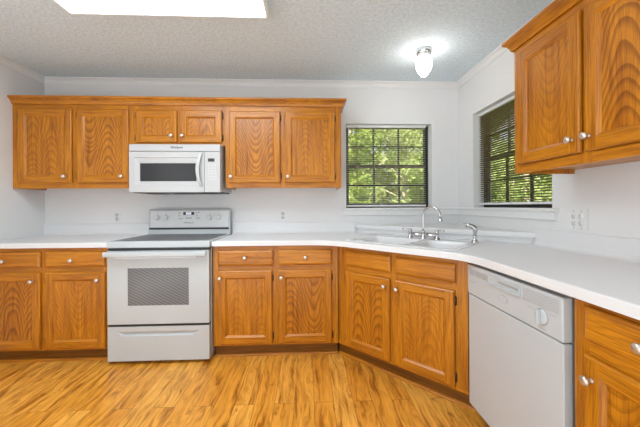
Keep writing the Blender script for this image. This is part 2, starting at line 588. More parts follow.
b = MB(); b.box(XL - T, XR + T, -2.35, T, -0.08, 0.0); struct(b.build('floor', M['floor']))
b = MB(); b.box(XL - T, XR + T, YB - T, -2.35, -0.08, 0.004); struct(b.build('floor_bounce', M['bounce_pale']))  # pale floor behind the camera, added to bounce neutral light upwards
b = MB(); b.box(XL - T, XR + T, YB - T, T, ZC, ZC + 0.1); struct(b.build('ceiling', M['ceiling']))
b = MB(); b.box(XL - T, XL, -2.85, T, 0, ZC); b.box(XL - T, XL, YB, -5.45, 0, ZC); b.box(XL - T, XL, -5.45, -2.85, 2.15, ZC); struct(b.build('wall_left', M['wall']))  # unseen opening made up for the side fill lamp
b = MB()
b.box(XL, W1['x0'], 0, T, 0, ZC); b.box(W1['x1'], XR, 0, T, 0, ZC)
b.box(W1['x0'], W1['x1'], 0, T, 0, W1['z0']); b.box(W1['x0'], W1['x1'], 0, T, W1['z1'], ZC)
struct(b.build('wall_back', M['wall']))
b = MB()
b.box(XR, XR + T, YB, W2['y0'], 0, ZC); b.box(XR, XR + T, W2['y1'], T, 0, ZC)
b.box(XR, XR + T, W2['y0'], W2['y1'], 0, W2['z0']); b.box(XR, XR + T, W2['y0'], W2['y1'], W2['z1'], ZC)
struct(b.build('wall_right', M['wall']))
b = MB()
b.box(2.05, XR, YB - T, YB, 0, ZC); b.box(XL, 2.05, YB - T, YB, 2.15, ZC)  # opening below the header made up for the fill lamp behind
struct(b.build('wall_rear', M['wall']))

# crown moulding at the ceiling
zc = ZC
b = MB()
b.sweep([(XL, YB), (XL, 0), (XR, 0), (XR, YB)],
        [(0, zc - 0.052), (0.006, zc - 0.052), (0.010, zc - 0.042), (0.014, zc - 0.030), (0.024, zc - 0.016),
         (0.036, zc - 0.010), (0.040, zc - 0.006), (0.040, zc), (0, zc)])
struct(b.build('trim_1', M['trim']))
# window stool and apron, one run that turns the corner
b = MB()
path = [(1.835, 0), (XR, 0), (XR, -1.195)]
b.sweep(path, [(0, 1.137), (0.026, 1.137), (0.032, 1.143), (0.032, 1.154), (0.026, 1.160), (0, 1.160)])
b.sweep([(1.85, 0), (XR, 0), (XR, -1.18)], [(0, 1.082), (0.012, 1.082), (0.017, 1.090), (0.017, 1.137), (0, 1.137)])
struct(b.build('trim_2', M['trim']))
# sill boards inside the two openings
b = MB(); b.box(W1['x0'], W1['x1'], 0, 0.10, 1.14, 1.160); struct(b.build('trim_3', M['trim']))
b = MB(); b.box(XR, XR + 0.10, W2['y0'], W2['y1'], 1.14, 1.160); struct(b.build('trim_4', M['trim']))


# ------------------------------------------------------------------ windows  (local: x along, y outward, z up)
def window(name, w, h, loc, rz):
    root = bpy.data.objects.new(name, None)
    COL.objects.link(root); root.location = loc; root.rotation_euler = (0, 0, rz)
    struct(root)
    y0, y1 = 0.10, 0.145
    f = MB()
    f.box(0, 0.028, y0, y1, 0, h); f.box(w - 0.028, w, y0, y1, 0, h)
    f.box(0.028, w - 0.028, y0, y1, 0, 0.030); f.box(0.028, w - 0.028, y0, y1, h - 0.010, h)
    f.build('window_frame', M['bronze'], root)
    mid = h * 0.508
    for nm, za, zb, ya in (('lower_sash', 0.030, mid + 0.016, y0 + 0.002), ('upper_sash', mid - 0.016, h - 0.010, y0 + 0.022)):
        s = MB()
        yb = ya + 0.018
        x0, x1 = 0.028, w - 0.028
        sw = 0.012
        s.box(x0, x0 + sw, ya, yb, za, zb); s.box(x1 - sw, x1, ya, yb, za, zb)
        s.box(x0 + sw, x1 - sw, ya, yb, za, za + (0.018 if nm == 'lower_sash' else 0.032)); tr_ = 0.032 if nm == 'lower_sash' else 0.012
        s.box(x0 + sw, x1 - sw, ya, yb, zb - tr_, zb)
        so = s.build(nm, M['bronze'], root)
        g = MB()
        gx0, gx1, gz0, gz1 = x0 + sw, x1 - sw, za + (0.018 if nm == 'lower_sash' else 0.032), zb - tr_
        for k in (1, 2):
            cx = gx0 + (gx1 - gx0) * k / 3
            g.box(cx - 0.009, cx + 0.009, ya + 0.002, yb - 0.002, gz0, gz1)
        cz = (gz0 + gz1) / 2
        g.box(gx0, gx1, ya + 0.003, yb - 0.003, cz - 0.008, cz + 0.008)
        g.build('muntins', M['bronze'], so)
        p = MB()
        p.box(gx0, gx1, ya + 0.008, ya + 0.011, gz0, gz1)
        p.build('pane', M['pane'], so)
    return root


window('window_1', W1['x1'] - W1['x0'], W1['z1'] - 1.160, (W1['x0'], 0, 1.160), 0)
window('window_2', W2['y1'] - W2['y0'], W2['z1'] - 1.160, (XR, W2['y1'], 1.160), -math.pi / 2)


def blind(label, x0, x1, z0, z1, ydep, tilt, loc, rz, slatmat, railmat, wand_x, hw=0.0125):
    """local: x along the opening, y outward"""
    root = thing('mini_blind', label, 'blind', loc, rz, None)
    hr = MB(); hr.box(x0, x1, ydep - 0.014, ydep + 0.014, z1 - 0.030, z1 - 0.002, bevel=0.003)
    hr.build('headrail', railmat, root)
    br = MB(); br.box(x0, x1, ydep - 0.012, ydep + 0.012, z0, z0 + 0.018, bevel=0.004)
    br.build('bottom_rail', railmat, root)
    zs, ze = z0 + 0.034, z1 - 0.042
    n = 41
    s = MB()
    prof = []
    for k in range(5):
        q = -1 + k / 2
        prof.append((q * hw, 0.0022 * (1 - q * q)))
    ct, st = math.cos(tilt), math.sin(tilt)
    top = [(y * ct - z * st, y * st + z * ct) for y, z in prof]
    for i in range(4):
        a, c = top[i], top[i + 1]
        for dz, rev in ((0.0005, False), (-0.0005, True)):
            q = [(x0 + .002, a[0], a[1] + dz), (x1 - .002, a[0], a[1] + dz), (x1 - .002, c[0], c[1] + dz), (x0 + .002, c[0], c[1] + dz)]
            s.poly(q[::-1] if rev else q)
    for a in (top[0], top[4]):
        s.poly([(x0 + .002, a[0], a[1] - .0005), (x1 - .002, a[0], a[1] - .0005), (x1 - .002, a[0], a[1] + .0005), (x0 + .002, a[0], a[1] + .0005)])
    first = s.build('slat', slatmat, root, (0, ydep, zs))
    for i in range(1, n):
        c = first.copy(); c.parent = root
        c.location = (0, ydep, zs + (ze - zs) * i / (n - 1))
        COL.objects.link(c)
    for fx in (0.12, 0.5, 0.88):
        xx = x0 + (x1 - x0) * fx
        cd = MB()
        for dy in (-0.013, 0.013):
            cd.tube([(xx, ydep + dy, z0 + 0.016), (xx, ydep + dy, z1 - 0.03)], 0.0009, 5)
        cd.build('ladder_cord', M['cord'], root)
    if wand_x is not None:
        wd = MB(); wd.tube([(wand_x, ydep - 0.019, z1 - 0.02), (wand_x, ydep - 0.019, z0 + 0.16)], 0.0035, 8)
        wd.build('tilt_wand', M['cord'], root)
    return root


blind('white-railed mini blind with nearly level cream slats over the back window', 0.010, 0.822, 1.172, 2.003, 0.045,
      math.radians(5), (W1['x0'], 0, 0), 0, M['slat'], M['trim'], 0.115, 0.0076)
blind('mini blind with tilted brown slats in the right wall window beside the wall cabinet', 0.012, 0.866, 1.185, 2.021, 0.055,
      math.radians(-13), (XR, W2['y1'], 0), -math.pi / 2, M['darkslat'], M['trim'], None)


# ------------------------------------------------------------------ cabinet pieces  (local: x width, front towards -y, z up)
def knob(parent, x, y, z):
    k = MB()
    k.lathe([(0.0095, 0.0), (0.0085, 0.003), (0.0055, 0.007), (0.0055, 0.013), (0.011, 0.018), (0.0158, 0.023),
             (0.0155, 0.027), (0.011, 0.031), (0.004, 0.0325), (0.0, 0.0326)], (x, y, z), (0, -1, 0), 18)
    return k.build('knob', M['nickel'], parent)


def hinge(parent, x, y, z):
    h = MB()
    h.tube([(x, y, z - 0.026), (x, y, z + 0.026)], 0.0048, 8)
    h.box(x - 0.005, x + 0.005, y, y + 0.012, z - 0.022, z + 0.022)
    return h.build('hinge', M['hinge'], parent)


def rings(mb, W, H, levels, x0, z0, yb):
    """successive rectangles (inset, forward) joined by mitred quads"""
    for (i0, d0), (i1, d1) in zip(levels[:-1], levels[1:]):
        a = [(x0 + i0, yb - d0, z0 + i0), (x0 + W - i0, yb - d0, z0 + i0), (x0 + W - i0, yb - d0, z0 + H - i0), (x0 + i0, yb - d0, z0 + H - i0)]
        c = [(x0 + i1, yb - d1, z0 + i1), (x0 + W - i1, yb - d1, z0 + i1), (x0 + W - i1, yb - d1, z0 + H - i1), (x0 + i1, yb - d1, z0 + H - i1)]
        for k in range(4):
            k2 = (k + 1) % 4
            mb.poly([a[k], a[k2], c[k2], c[k]], 'x' if k in (0, 2) else 'z')


def door(root, x0, x1, z0, z1, yb, knob_at=None, hinge_side=None, stile=0.054):
    W, H, t = x1 - x0, z1 - z0, 0.020
    d = MB()
    rings(d, W, H, [(0.008, 0), (0.0, 0.007), (0, t - 0.009), (0.002, t - 0.004), (0.008, t)], x0, z0, yb)
    y = yb - t
    e, s = 0.008, stile
    d.off = (R.uniform(0, 30), R.uniform(0, 30))
    d.poly([(x0 + e, y, z0 + e), (x0 + s, y, z0 + e), (x0 + s, y, z1 - e), (x0 + e, y, z1 - e)], 'z')
    d.off = (R.uniform(0, 30), R.uniform(0, 30))
    d.poly([(x1 - s, y, z0 + e), (x1 - e, y, z0 + e), (x1 - e, y, z1 - e), (x1 - s, y, z1 - e)], 'z')
    d.off = (R.uniform(0, 30), R.uniform(0, 30))
    d.poly([(x0 + s, y, z0 + e), (x1 - s, y, z0 + e), (x1 - s, y, z0 + s), (x0 + s, y, z0 + s)], 'x')
    d.off = (R.uniform(0, 30), R.uniform(0, 30))
    d.poly([(x0 + s, y, z1 - s), (x1 - s, y, z1 - s), (x1 - s, y, z1 - e), (x0 + s, y, z1 - e)], 'x')
    rings(d, W, H, [(s, t), (s + 0.003, t - 0.003), (s + 0.013, t - 0.011), (s + 0.014, t - 0.013)], x0, z0, yb)
    d.poly([(x0 + .008, yb, z0 + .008), (x0 + .008, yb, z1 - .008), (x1 - .008, yb, z1 - .008), (x1 - .008, yb, z0 + .008)], 'z')
    do = d.build('door', M['oak'], root, merge=True)
    p = MB()
    s2 = s + 0.0125
    p.box(x0 + s2, x1 - s2, yb - t + 0.0125, yb - 0.001, z0 + s2, z1 - s2, 'z')
    p.build('door_panel', M['oak_panel'], do)
    if knob_at: knob(do, knob_at[0], y, knob_at[1])
    if hinge_side:
        hx = x0 - 0.004 if hinge_side == 'L' else x1 + 0.004
        dz = min(0.06, H * 0.16)
        hinge(do, hx, yb - 0.007, z0 + dz); hinge(do, hx, yb - 0.007, z1 - dz)
    return do


def drawer(root, x0, x1, z0, z1, yb, knob_at=None, name='drawer'):
    W, H, t = x1 - x0, z1 - z0, 0.020
    d = MB()
    lv = [(0.008, 0), (0.0, 0.006), (0, t - 0.011), (0.003, t - 0.006), (0.010, t - 0.002), (0.016, t)]
    for (i0, d0), (i1, d1) in zip(lv[:-1], lv[1:]):
        a = [(x0 + i0, yb - d0, z0 + i0), (x1 - i0, yb - d0, z0 + i0), (x1 - i0, yb - d0, z1 - i0), (x0 + i0, yb - d0, z1 - i0)]
        c = [(x0 + i1, yb - d1, z0 + i1), (x1 - i1, yb - d1, z0 + i1), (x1 - i1, yb - d1, z1 - i1), (x0 + i1, yb - d1, z1 - i1)]
        for k in range(4):
            k2 = (k + 1) % 4
            d.poly([a[k], a[k2], c[k2], c[k]], 'x')
    e = 0.016
    d.poly([(x0 + e, yb - t, z0 + e), (x1 - e, yb - t, z0 + e), (x1 - e, yb - t, z1 - e), (x0 + e, yb - t, z1 - e)], 'x')
    d.poly([(x0 + .008, yb, z0 + .008), (x0 + .008, yb, z1 - .008), (x1 - .008, yb, z1 - .008), (x1 - .008, yb, z0 + .008)], 'x')
    do = d.build(name, M['oak'], root, merge=True)
    if knob_at: knob(do, knob_at[0], yb - t, knob_at[1])
    return do


def face_frame(root, W, z0, z1, yf, stiles, rails):
    """stiles: (x0, x1) full height; rails: (x0, x1, z0, z1)"""
    f = MB()
    for a, c in stiles:
        f.off = (R.uniform(0, 30), R.uniform(0, 30)); f.box(a, c, yf, yf + 0.019, z0, z1, 'z')
    for a, c, za, zb in rails:
        f.off = (R.uniform(0, 30), R.uniform(0, 30)); f.box(a, c, yf, yf + 0.019, za, zb, 'x')
    return f.build('face_frame', M['oak'], root)


def wall_cabinet(label, loc, rz, W, zb, zt, doors, D=0.305, mids=(), last=0.050, first=0.048):
    """doors: (x0, x1, z0, z1, knob, hinge side), heights in world z"""
    root = thing('wall_cabinet', label, 'cabinet', (loc[0], loc[1], zb), rz, 'honey oak wall cabinets')
    h = zt - zb
    c = MB()
    c.box(0, 0.016, 0 - 0.001, -D + 0.019, 0, h, 'z'); c.box(W - 0.016, W, -0.001, -D + 0.019, 0, h, 'z')
    c.box(0.016, W - 0.016, -0.001, -D + 0.019, 0.022, 0.040, 'x'); c.box(0.016, W - 0.016, -0.001, -D + 0.019, h - 0.018, h, 'x')
    c.box(0.016, W - 0.016, -0.001, -0.010, 0.040, h - 0.018, 'z')
    c.build('carcass', M['oak'], root)
    st = [(0, first)] + [(m - 0.028, m + 0.028) for m in mids] + [(W - last, W)]
    rl = []
    for (a, b_), (c_, d_) in zip(st[:-1], st[1:]):
        rl += [(b_, c_, 0, 0.045), (b_, c_, h - 0.105, h)]
    face_frame(root, W, 0, h, -D, st, rl)
    for (x0, x1, z0, z1, kn, hs) in doors:
        door(root, x0, x1, z0 - zb, z1 - zb, -D, (kn[0], kn[1] - zb) if kn else None, hs)
    return root


ZUB, ZUT = 1.344, 2.095
ux = XL + 0.001
wall_cabinet('two-door oak wall cabinet at the left corner, left of the microwave', (ux, 0), 0, -0.002 - ux, ZUB, ZUT,
             [(-0.951 - ux, -0.508 - ux, 1.389, 2.023, (-0.561 - ux, 1.444), 'L'), (-0.471 - ux, -0.038 - ux, 1.389, 2.023, (-0.088 - ux, 1.444), 'L')], mids=(-0.4895 - ux,), first=0.066)
wall_cabinet('short two-door oak wall cabinet directly above the microwave', (0, 0), 0, 0.780, 1.712, ZUT,
             [(0.022, 0.374, 1.737, 2.018, (0.330, 1.794), 'L'), (0.398, 0.757, 1.737, 2.018, (0.424, 1.794), 'R')], mids=(0.386,))
wall_cabinet('two-door oak wall cabinet between the microwave and the back window', (0.782, 0), 0, 1.020, ZUB, ZUT,
             [(0.033, 0.481, 1.387, 2.016, (0.053, 1.440), 'R'), (0.519, 0.963, 1.387, 2.016, (0.547, 1.440), 'R')], mids=(0.500,), last=0.068)
ZRB = 1.358
wall_cabinet('large two-door oak wall cabinet on the right wall, close to the camera', (XR, -1.284), -math.pi / 2, 0.860, ZRB, ZUT,
             [(0.040, 0.421, 1.404, 2.020, (0.385, 1.467), 'L'), (0.439, 0.820, 1.404, 2.020, (0.462, 1.467), 'R')], D=0.340, mids=(0.430,))

# crown on top of the cabinets, with mitred returns
CR = [(0, 2.062), (0.010, 2.062), (0.014, 2.072), (0.016, 2.080), (0.026, 2.096), (0.040, 2.106), (0.044, 2.110),
      (0.044, 2.124), (0, 2.124)]


def crown(name, label, path):
    m_ = MB()
    m_.sweep(path, CR)
    return tag(m_.build(name, M['oak']), label, 'molding', 'oak cabinet crown moldings')


crown('cabinet_crown', 'long oak crown molding along the tops of the back wall cabinets',
      [(XL + 0.0006, -0.3065), (1.8035, -0.3065), (1.8035, -0.001)])
crown('cabinet_crown', 'oak crown molding on top of the right wall cabinet',
      [(XR - 0.001, -1.2825), (XR - 0.3415, -1.2825), (XR - 0.3415, -2.1455), (XR - 0.001, -2.1455)])


# ------------------------------------------------------------------ base cabinets
ZCB = 0.877


def base_cabinet(label, loc, rz, W, doors, drawers, D=0.608, mids=(), rail=0.707, first=0.052, last=0.050, toe_more=0.0):
    root = thing('base_cabinet', label, 'cabinet', (loc[0], loc[1], 0), rz, 'oak base cabinets')
    c = MB()
    c.box(0, 0.016, -0.002, -D + 0.019, 0.10, ZCB, 'z'); c.box(W - 0.016, W, -0.002, -D + 0.019, 0.10, ZCB, 'z')
    c.box(0.016, W - 0.016, -0.002, -D + 0.019, 0.10, 0.118, 'x'); c.box(0.016, W - 0.016, -0.002, -0.012, 0.118, ZCB, 'z')
    c.box(0.016, W - 0.016, -0.002, -D + 0.019, ZCB - 0.018, ZCB, 'x')
    c.build('carcass', M['oak'], root)
    st = [(0, first)] + [(m - 0.029, m + 0.029) for m in mids] + [(W - last, W)]
    rl = []
    for (a, b_), (c_, d_) in zip(st[:-1], st[1:]):
        rl += [(b_, c_, 0.10, 0.135), (b_, c_, rail - 0.036, rail + 0.038), (b_, c_, ZCB - 0.045, ZCB)]
    face_frame(root, W, 0.10, ZCB, -D, st, rl)
    k = MB(); k.box(0.001, W - 0.001 + toe_more, -D + 0.045, -D + 0.060, 0, 0.10, 'x'); k.build('toe_kick', M['shaded_oak'], root)
    q = MB()
    pr = [(0, 0), (0.016, 0), (0.015, 0.008), (0.010, 0.015), (0, 0.018)]
    q.sweep([(W - 0.001 + toe_more, -D + 0.045), (0.001, -D + 0.045)], [(-d, z) for d, z in pr])
    q.build('shoe_molding', M['oak'], root)
    for (x0, x1, z0, z1, kn, hs) in doors: door(root, x0, x1, z0, z1, -D, kn, hs)
    for (x0, x1, z0, z1, kn) in drawers: drawer(root, x0, x1, z0, z1, -D, kn)
    return root


base_cabinet('oak base cabinet with two drawers and two doors, left of the range', (XL + 0.002, 0), 0, -0.023 - XL,
             [(0.036, 0.495, 0.114, 0.690, (0.447, 0.628), 'L'), (0.531, 0.967, 0.114, 0.690, (0.922, 0.631), 'L')],
             [(0.036, 0.495, 0.728, 0.847, (0.244, 0.780)), (0.531, 0.967, 0.728, 0.847, (0.733, 0.781))], mids=(0.513,))
base_cabinet('oak base cabinet with two drawers and two doors, right of the range', (0.768, 0), 0, 0.968,
             [(0.039, 0.456, 0.116, 0.685, (0.058, 0.629), 'R'), (0.501, 0.918, 0.116, 0.685, (0.528, 0.629), 'R')],
             [(0.039, 0.464, 0.722, 0.840, (0.249, 0.783)), (0.498, 0.921, 0.722, 0.840, (0.714, 0.782))], mids=(0.481,), last=0.066)
base_cabinet('oak base cabinet with one drawer in view, right of the dishwasher', (XR, -1.945), -math.pi / 2, 0.52,
             [(0.048, 0.472, 0.114, 0.695, (0.078, 0.622), 'R')],
             [(0.048, 0.472, 0.745, 0.850, (0.230, 0.797))], D=0.610, rail=0.720)

# diagonal sink cabinet
AX, AY, DL = 1.740, -0.610, 0.9617
R45 = -math.pi / 4
c45 = math.sqrt(0.5)


def loc45(x, y):
    """world plan point -> diagonal local frame (x along the front, +y into the corner)"""
    dx, dy = x - AX, y - AY
    return (c45 * (dx - dy), c45 * (dx + dy))


def wor45(t, s):
    return (AX + c45 * (t + s), AY + c45 * (s - t))


sc = thing('sink_cabinet', 'diagonal oak sink base with two false drawers over two doors, set across the corner', 'cabinet', (AX, AY, 0), R45, 'oak base cabinets')
c = MB()
pent = [loc45(*p) for p in [(1.742, -0.606), (2.416, -1.286), (3.02, -1.286), (3.02, -0.01), (1.742, -0.01)]]
c.prism(pent, 0.10, 0.118)
def panel45(p, q, th):
    a, b_ = Vector(loc45(*p)), Vector(loc45(*q))
    n_ = (b_ - a).normalized(); n_ = Vector((-n_.y, n_.x)) * th
    c.prism([tuple(a), tuple(b_), tuple(b_ + n_), tuple(a + n_)], 0.118, ZCB)
panel45((1.742, -0.012), (1.742, -0.592), 0.016)
panel45((2.432, -1.286), (3.01, -1.286), 0.016)
c.build('carcass', M['oak'], sc)
face_frame(sc, DL, 0.10, ZCB, 0.001, [(0.012, 0.090), (0.448, 0.512), (0.866, 0.950)],
           [(0.090, 0.448, 0.10, 0.135), (0.090, 0.448, 0.665, 0.745), (0.090, 0.448, 0.832, ZCB),
            (0.512, 0.866, 0.10, 0.135), (0.512, 0.866, 0.665, 0.745), (0.512, 0.866, 0.832, ZCB)])
k = MB(); k.box(-0.034, DL + 0.022, 0.046, 0.060, 0, 0.10, 'x'); k.build('toe_kick', M['shaded_oak'], sc)
q = MB(); q.sweep([(DL + 0.020, 0.046), (-0.024, 0.046)], [(-d, z) for d, z in [(0, 0), (0.016, 0), (0.015, 0.008), (0.010, 0.015), (0, 0.018)]])
q.build('shoe_molding', M['oak'], sc)
door(sc, 0.078, 0.458, 0.116, 0.683, 0.001, (0.423, 0.627), 'L')
door(sc, 0.498, 0.880, 0.116, 0.683, 0.001, (0.516, 0.625), 'R')
drawer(sc, 0.080, 0.464, 0.727, 0.841, 0.001, None, 'false_drawer_front')
drawer(sc, 0.498, 0.887, 0.727, 0.841, 0.001, None, 'false_drawer_front')

# ------------------------------------------------------------------ countertops
ZT = 0.915


def fillet(pts, idx_r):
    out = []
    n = len(pts)
    for i, p in enumerate(pts):
        r = idx_r.get(i)
        if not r: out.append(p); continue
        p_, a, c_ = Vector(p), Vector(pts[i - 1]), Vector(pts[(i + 1) % n])
        da, dc = (a - p_).normalized(), (c_ - p_).normalized()
        for k in range(9):
            u = k / 8
            q0 = p_ + da * r * (1 - u) ** 2 + dc * r * u ** 2
            out.append((q0.x, q0.y))
    return out


SO = 0.075          # overhang on the diagonal
p0 = wor45(-0.30, -SO)
i1 = (AX + c45 * (0) , 0)
# intersections of the diagonal edge with the two straight front edges
s_ = -SO
tA = (AY + c45 * s_ + 0.637) / c45
xA = AX + c45 * (tA + s_)
tB = (2.372 - AX) / c45 - s_
yB = AY + c45 * (s_ - tB)
top_out = fillet([(0.766, -0.637), (xA, -0.637), (2.372, yB), (2.372, -2.475), (XR - 0.001, -2.475), (XR - 0.001, -0.001), (0.766, -0.001)], {1: 0.15, 2: 0.15})
SK = dict(t0=0.065, t1=0.895, s0=-0.005, s1=0.520)     # sink rim in the diagonal frame
cut = [wor45(*p) for p in rrect(SK['t0'] + 0.02, SK['t1'] - 0.02, SK['s0'] + 0.02, SK['s1'] - 0.02, 0.05)]
b = MB()
b.add_bm(plate(top_out, [cut], ZCB, ZT, 0.006))
# coved 4-inch splash along the back and right walls
cove = [(0, ZT), (0.040, ZT), (0.028, ZT + 0.004), (0.018, ZT + 0.013), (0.014, ZT + 0.028), (0.013, ZT + 0.098), (0.010, ZT + 0.105), (0, ZT + 0.107)]
b.sweep([(0.766, -0.001), (1.97, -0.001)], cove, smooth=False)
b.sweep([(XR - 0.001, -1.03), (XR - 0.001, -2.475)], cove, smooth=False)
tag(b.build('countertop', M['laminate']), 'long white laminate countertop bending round the sink corner and over the dishwasher', 'countertop', 'white countertops')
b = MB()
b.add_bm(plate([(XL + 0.001, -0.637), (-0.004, -0.637), (-0.004, -0.001), (XL + 0.001, -0.001)], [], ZCB, ZT, 0.006))
b.sweep([(XL + 0.001, -0.001), (-0.004, -0.001)], cove)
tag(b.build('countertop', M['laminate']), 'short white laminate countertop left of the range', 'countertop', 'white countertops')

# raised corner shelf behind the sink
sh = thing('corner_ledge', 'raised white triangular ledge across the corner behind the sink', 'ledge', (XR, 0, ZT))
b = MB()
b.add_bm(plate([(1.975 - XR, -0.001), (-0.001, -1.015), (-0.001, -0.001)], [], 0.042, 0.080, 0.004))
b.build('ledge_top', M['laminate'], sh)
b = MB()
b.prism([(2.005 - XR, -0.001), (-0.001, -0.985), (-0.001, -0.965), (2.025 - XR, -0.001)], 0.0005, 0.042)
b.build('riser', M['laminate'], sh)

# ------------------------------------------------------------------ sink
sk = thing('kitchen_sink', 'white double-bowl sink set diagonally in the corner countertop', 'sink', (AX, AY, ZT), R45)
dv = 0.545
bowls = [(SK['t0'] + 0.045, dv - 0.018), (dv + 0.018, SK['t1'] - 0.045)]
bs0, bs1 = SK['s0'] + 0.045, SK['s1'] - 0.120
b = MB()
b.add_bm(plate(rrect(SK['t0'], SK['t1'], SK['s0'], SK['s1'], 0.06), [rrect(a, c_, bs0, bs1, 0.06) for a, c_ in bowls], 0.0005, 0.004, 0.002))
b.build('rim', M['porcelain'], sk)
for a, c_ in bowls:
    w_ = MB()
    lv = [(0.0, 0.0038, 0.060), (0.004, -0.001, 0.058), (0.010, -0.02, 0.058), (0.018, -0.135, 0.055), (0.030, -0.155, 0.05), (0.060, -0.162, 0.04)]
    loops = [[(p[0], p[1], z) for p in rrect(a + i, c_ - i, bs0 + i, bs1 - i, r)] for i, z, r in lv]
    for l0, l1 in zip(loops[:-1], loops[1:]):
        n_ = len(l0)
        for i in range(n_):
            j = (i + 1) % n_
            w_.poly([l0[i], l0[j], l1[j], l1[i]], 'z', 0, True)
    w_.poly(loops[-1])
    bo = w_.build('bowl', M['porcelain'], sk, merge=True)
    dr = MB(); dr.lathe([(0.042, 0.0), (0.042, 0.003), (0.034, 0.004), (0.030, 0.001), (0.0, 0.001)], ((a + c_) / 2, (bs0 + bs1) / 2, -0.1625), (0, 0, 1), 20)
    dr.build('drain', M['chrome'], bo)

# ------------------------------------------------------------------ faucet  (diagonal frame, on the sink's back deck)
fz = ZT + 0.0042
ft, fs = 0.500, 0.440
fa = thing('faucet', 'chrome bridge faucet with tall gooseneck spout and two lever handles behind the sink', 'faucet', (*wor45(ft, fs), fz), R45)
b = MB()
for sx in (-0.108, 0.108):
    b.lathe([(0.026, 0), (0.026, 0.004), (0.020, 0.010), (0.014, 0.026), (0.012, 0.046), (0.016, 0.052), (0.016, 0.060), (0.011, 0.064), (0.0, 0.065)], (sx, 0, 0), (0, 0, 1), 18)
b.lathe([(0.024, 0), (0.024, 0.004), (0.017, 0.012), (0.014, 0.05), (0.017, 0.056), (0.012, 0.066), (0.0, 0.067)], (0, 0, 0), (0, 0, 1), 18)
b.lathe([(0.010, 0.0), (0.010, 0.012), (0.0185, 0.022), (0.020, 0.050), (0.0185, 0.080), (0.010, 0.090), (0.010, 0.108)], (-0.108, 0, 0.030), (1, 0, 0), 16)
b.lathe([(0.010, 0.0), (0.010, 0.018), (0.0185, 0.028), (0.020, 0.055), (0.0185, 0.085), (0.010, 0.095), (0.010, 0.108)], (0.0, 0, 0.030), (1, 0, 0), 16)
b.build('body', M['chrome'], fa)
sd = Vector((0.99, -0.14, 0)).normalized()         # the spout is swung over the right bowl
rr = 0.070
pts = [(0, 0, 0.06 + 0.118 * k / 5) for k in range(6)]
for k in range(1, 17):
    a = math.pi * k / 16 * 1.04
    q = sd * (rr - rr * math.cos(a))
    pts.append((q.x, q.y, 0.178 + rr * math.sin(a) * 1.05))
e = Vector(pts[-1])
b = MB(); b.tube(pts, 0.0088, 12)
b.lathe([(0.0095, 0), (0.012, 0.007), (0.012, 0.020), (0.0155, 0.025), (0.0155, 0.032), (0.010, 0.034), (0.0, 0.034)], e + Vector((0, 0, 0.002)), (sd.x * 0.12, sd.y * 0.12, -1), 14)
b.build('spout', M['chrome'], fa)
for sx in (-1, 1):
    b = MB()
    x = sx * 0.108
    b.lathe([(0.011, 0), (0.013, 0.004), (0.009, 0.012), (0.0, 0.014)], (x, 0, 0.063), (0, 0, 1), 14)
    b.tube([(x, 0, 0.070), (x + sx * 0.015, -0.004, 0.072), (x + sx * 0.034, -0.010, 0.072), (x + sx * 0.060, -0.018, 0.072)], [0.005, 0.0055, 0.0045, 0.0065], 10)
    b.build('handle', M['chrome'], fa)

# side sprayer
sp_ = thing('side_sprayer', 'chrome side sprayer with angled head at the right end of the sink', 'sprayer', (*wor45(0.866, 0.455), ZT + 0.0044), R45)
b = MB()
b.lathe([(0.025, 0), (0.025, 0.005), (0.019, 0.012), (0.013, 0.022), (0.012, 0.040), (0.015, 0.046), (0.0, 0.047)], (0, 0, 0), (0, 0, 1), 16)
b.build('base', M['chrome'], sp_)
b = MB()
b.tube([(0, 0, 0.046), (0.002, 0, 0.070), (0.004, 0, 0.085), (0.0, 0, 0.098), (-0.012, -0.004, 0.110), (-0.034, -0.010, 0.119), (-0.052, -0.015, 0.124)],
       [0.010, 0.013, 0.016, 0.017, 0.016, 0.014, 0.016], 12)
b.lathe([(0.014, 0), (0.018, 0.004), (0.017, 0.014), (0.0, 0.015)], (-0.050, -0.015, 0.122), (-0.75, -0.22, -0.35), 14)
b.build('spray_head', M['chrome'], sp_)

# ------------------------------------------------------------------ range
rg = thing('range', 'white freestanding electric range between the base cabinets', 'range', (0, 0, 0))
b = MB(); b.box(0.003, 0.759, -0.028, -0.615, 0.030, 0.868, bevel=0.004); b.build('body', M['enamel'], rg)
for x in (0.06, 0.70):
    for y in (-0.10, -0.56):
        b = MB(); b.lathe([(0.018, 0), (0.018, 0.010), (0.010, 0.012), (0.010, 0.032)], (x, y, 0), (0, 0, 1), 12); b.build('foot', M['black'], rg)
b = MB(); b.box(0.001, 0.761, -0.030, -0.662, 0.873, 0.923, bevel=0.007, seg=3); ct = b.build('cooktop', M['enamel'], rg)
b = MB(); b.box(0.008, 0.754, -0.6145, -0.6165, 0.034, 0.866); b.box(0.008, 0.752, -0.6165, -0.654, 0.8540, 0.8725); b.box(0.008, 0.750, -0.6165, -0.652, 0.2840, 0.3020); b.build('gap_shade', M['black'], rg)  # black fillers stand in for the shade inside the door gaps
b = MB(); b.add_bm(plate(rrect(0.034, 0.728, -0.620, -0.105, 0.015), [], 0.9225, 0.9255)); b.build('cooktop_glass', M['ceramic'], ct)
for x, y, r in ((0.20, -0.48, 0.10), (0.56, -0.48, 0.078), (0.20, -0.23, 0.078), (0.56, -0.23, 0.10)):
    b = MB()
    for rad in (r, r * 0.62):
        b.add_bm(plate([(x + rad * math.cos(k * math.pi / 18), y + rad * math.sin(k * math.pi / 18)) for k in range(36)], [[(x + (rad - 0.003) * math.cos(k * math.pi / 18), y + (rad - 0.003) * math.sin(k * math.pi / 18)) for k in range(36)]], 0.9254, 0.9259))
    b.build('burner_ring', M['burner'], ct)
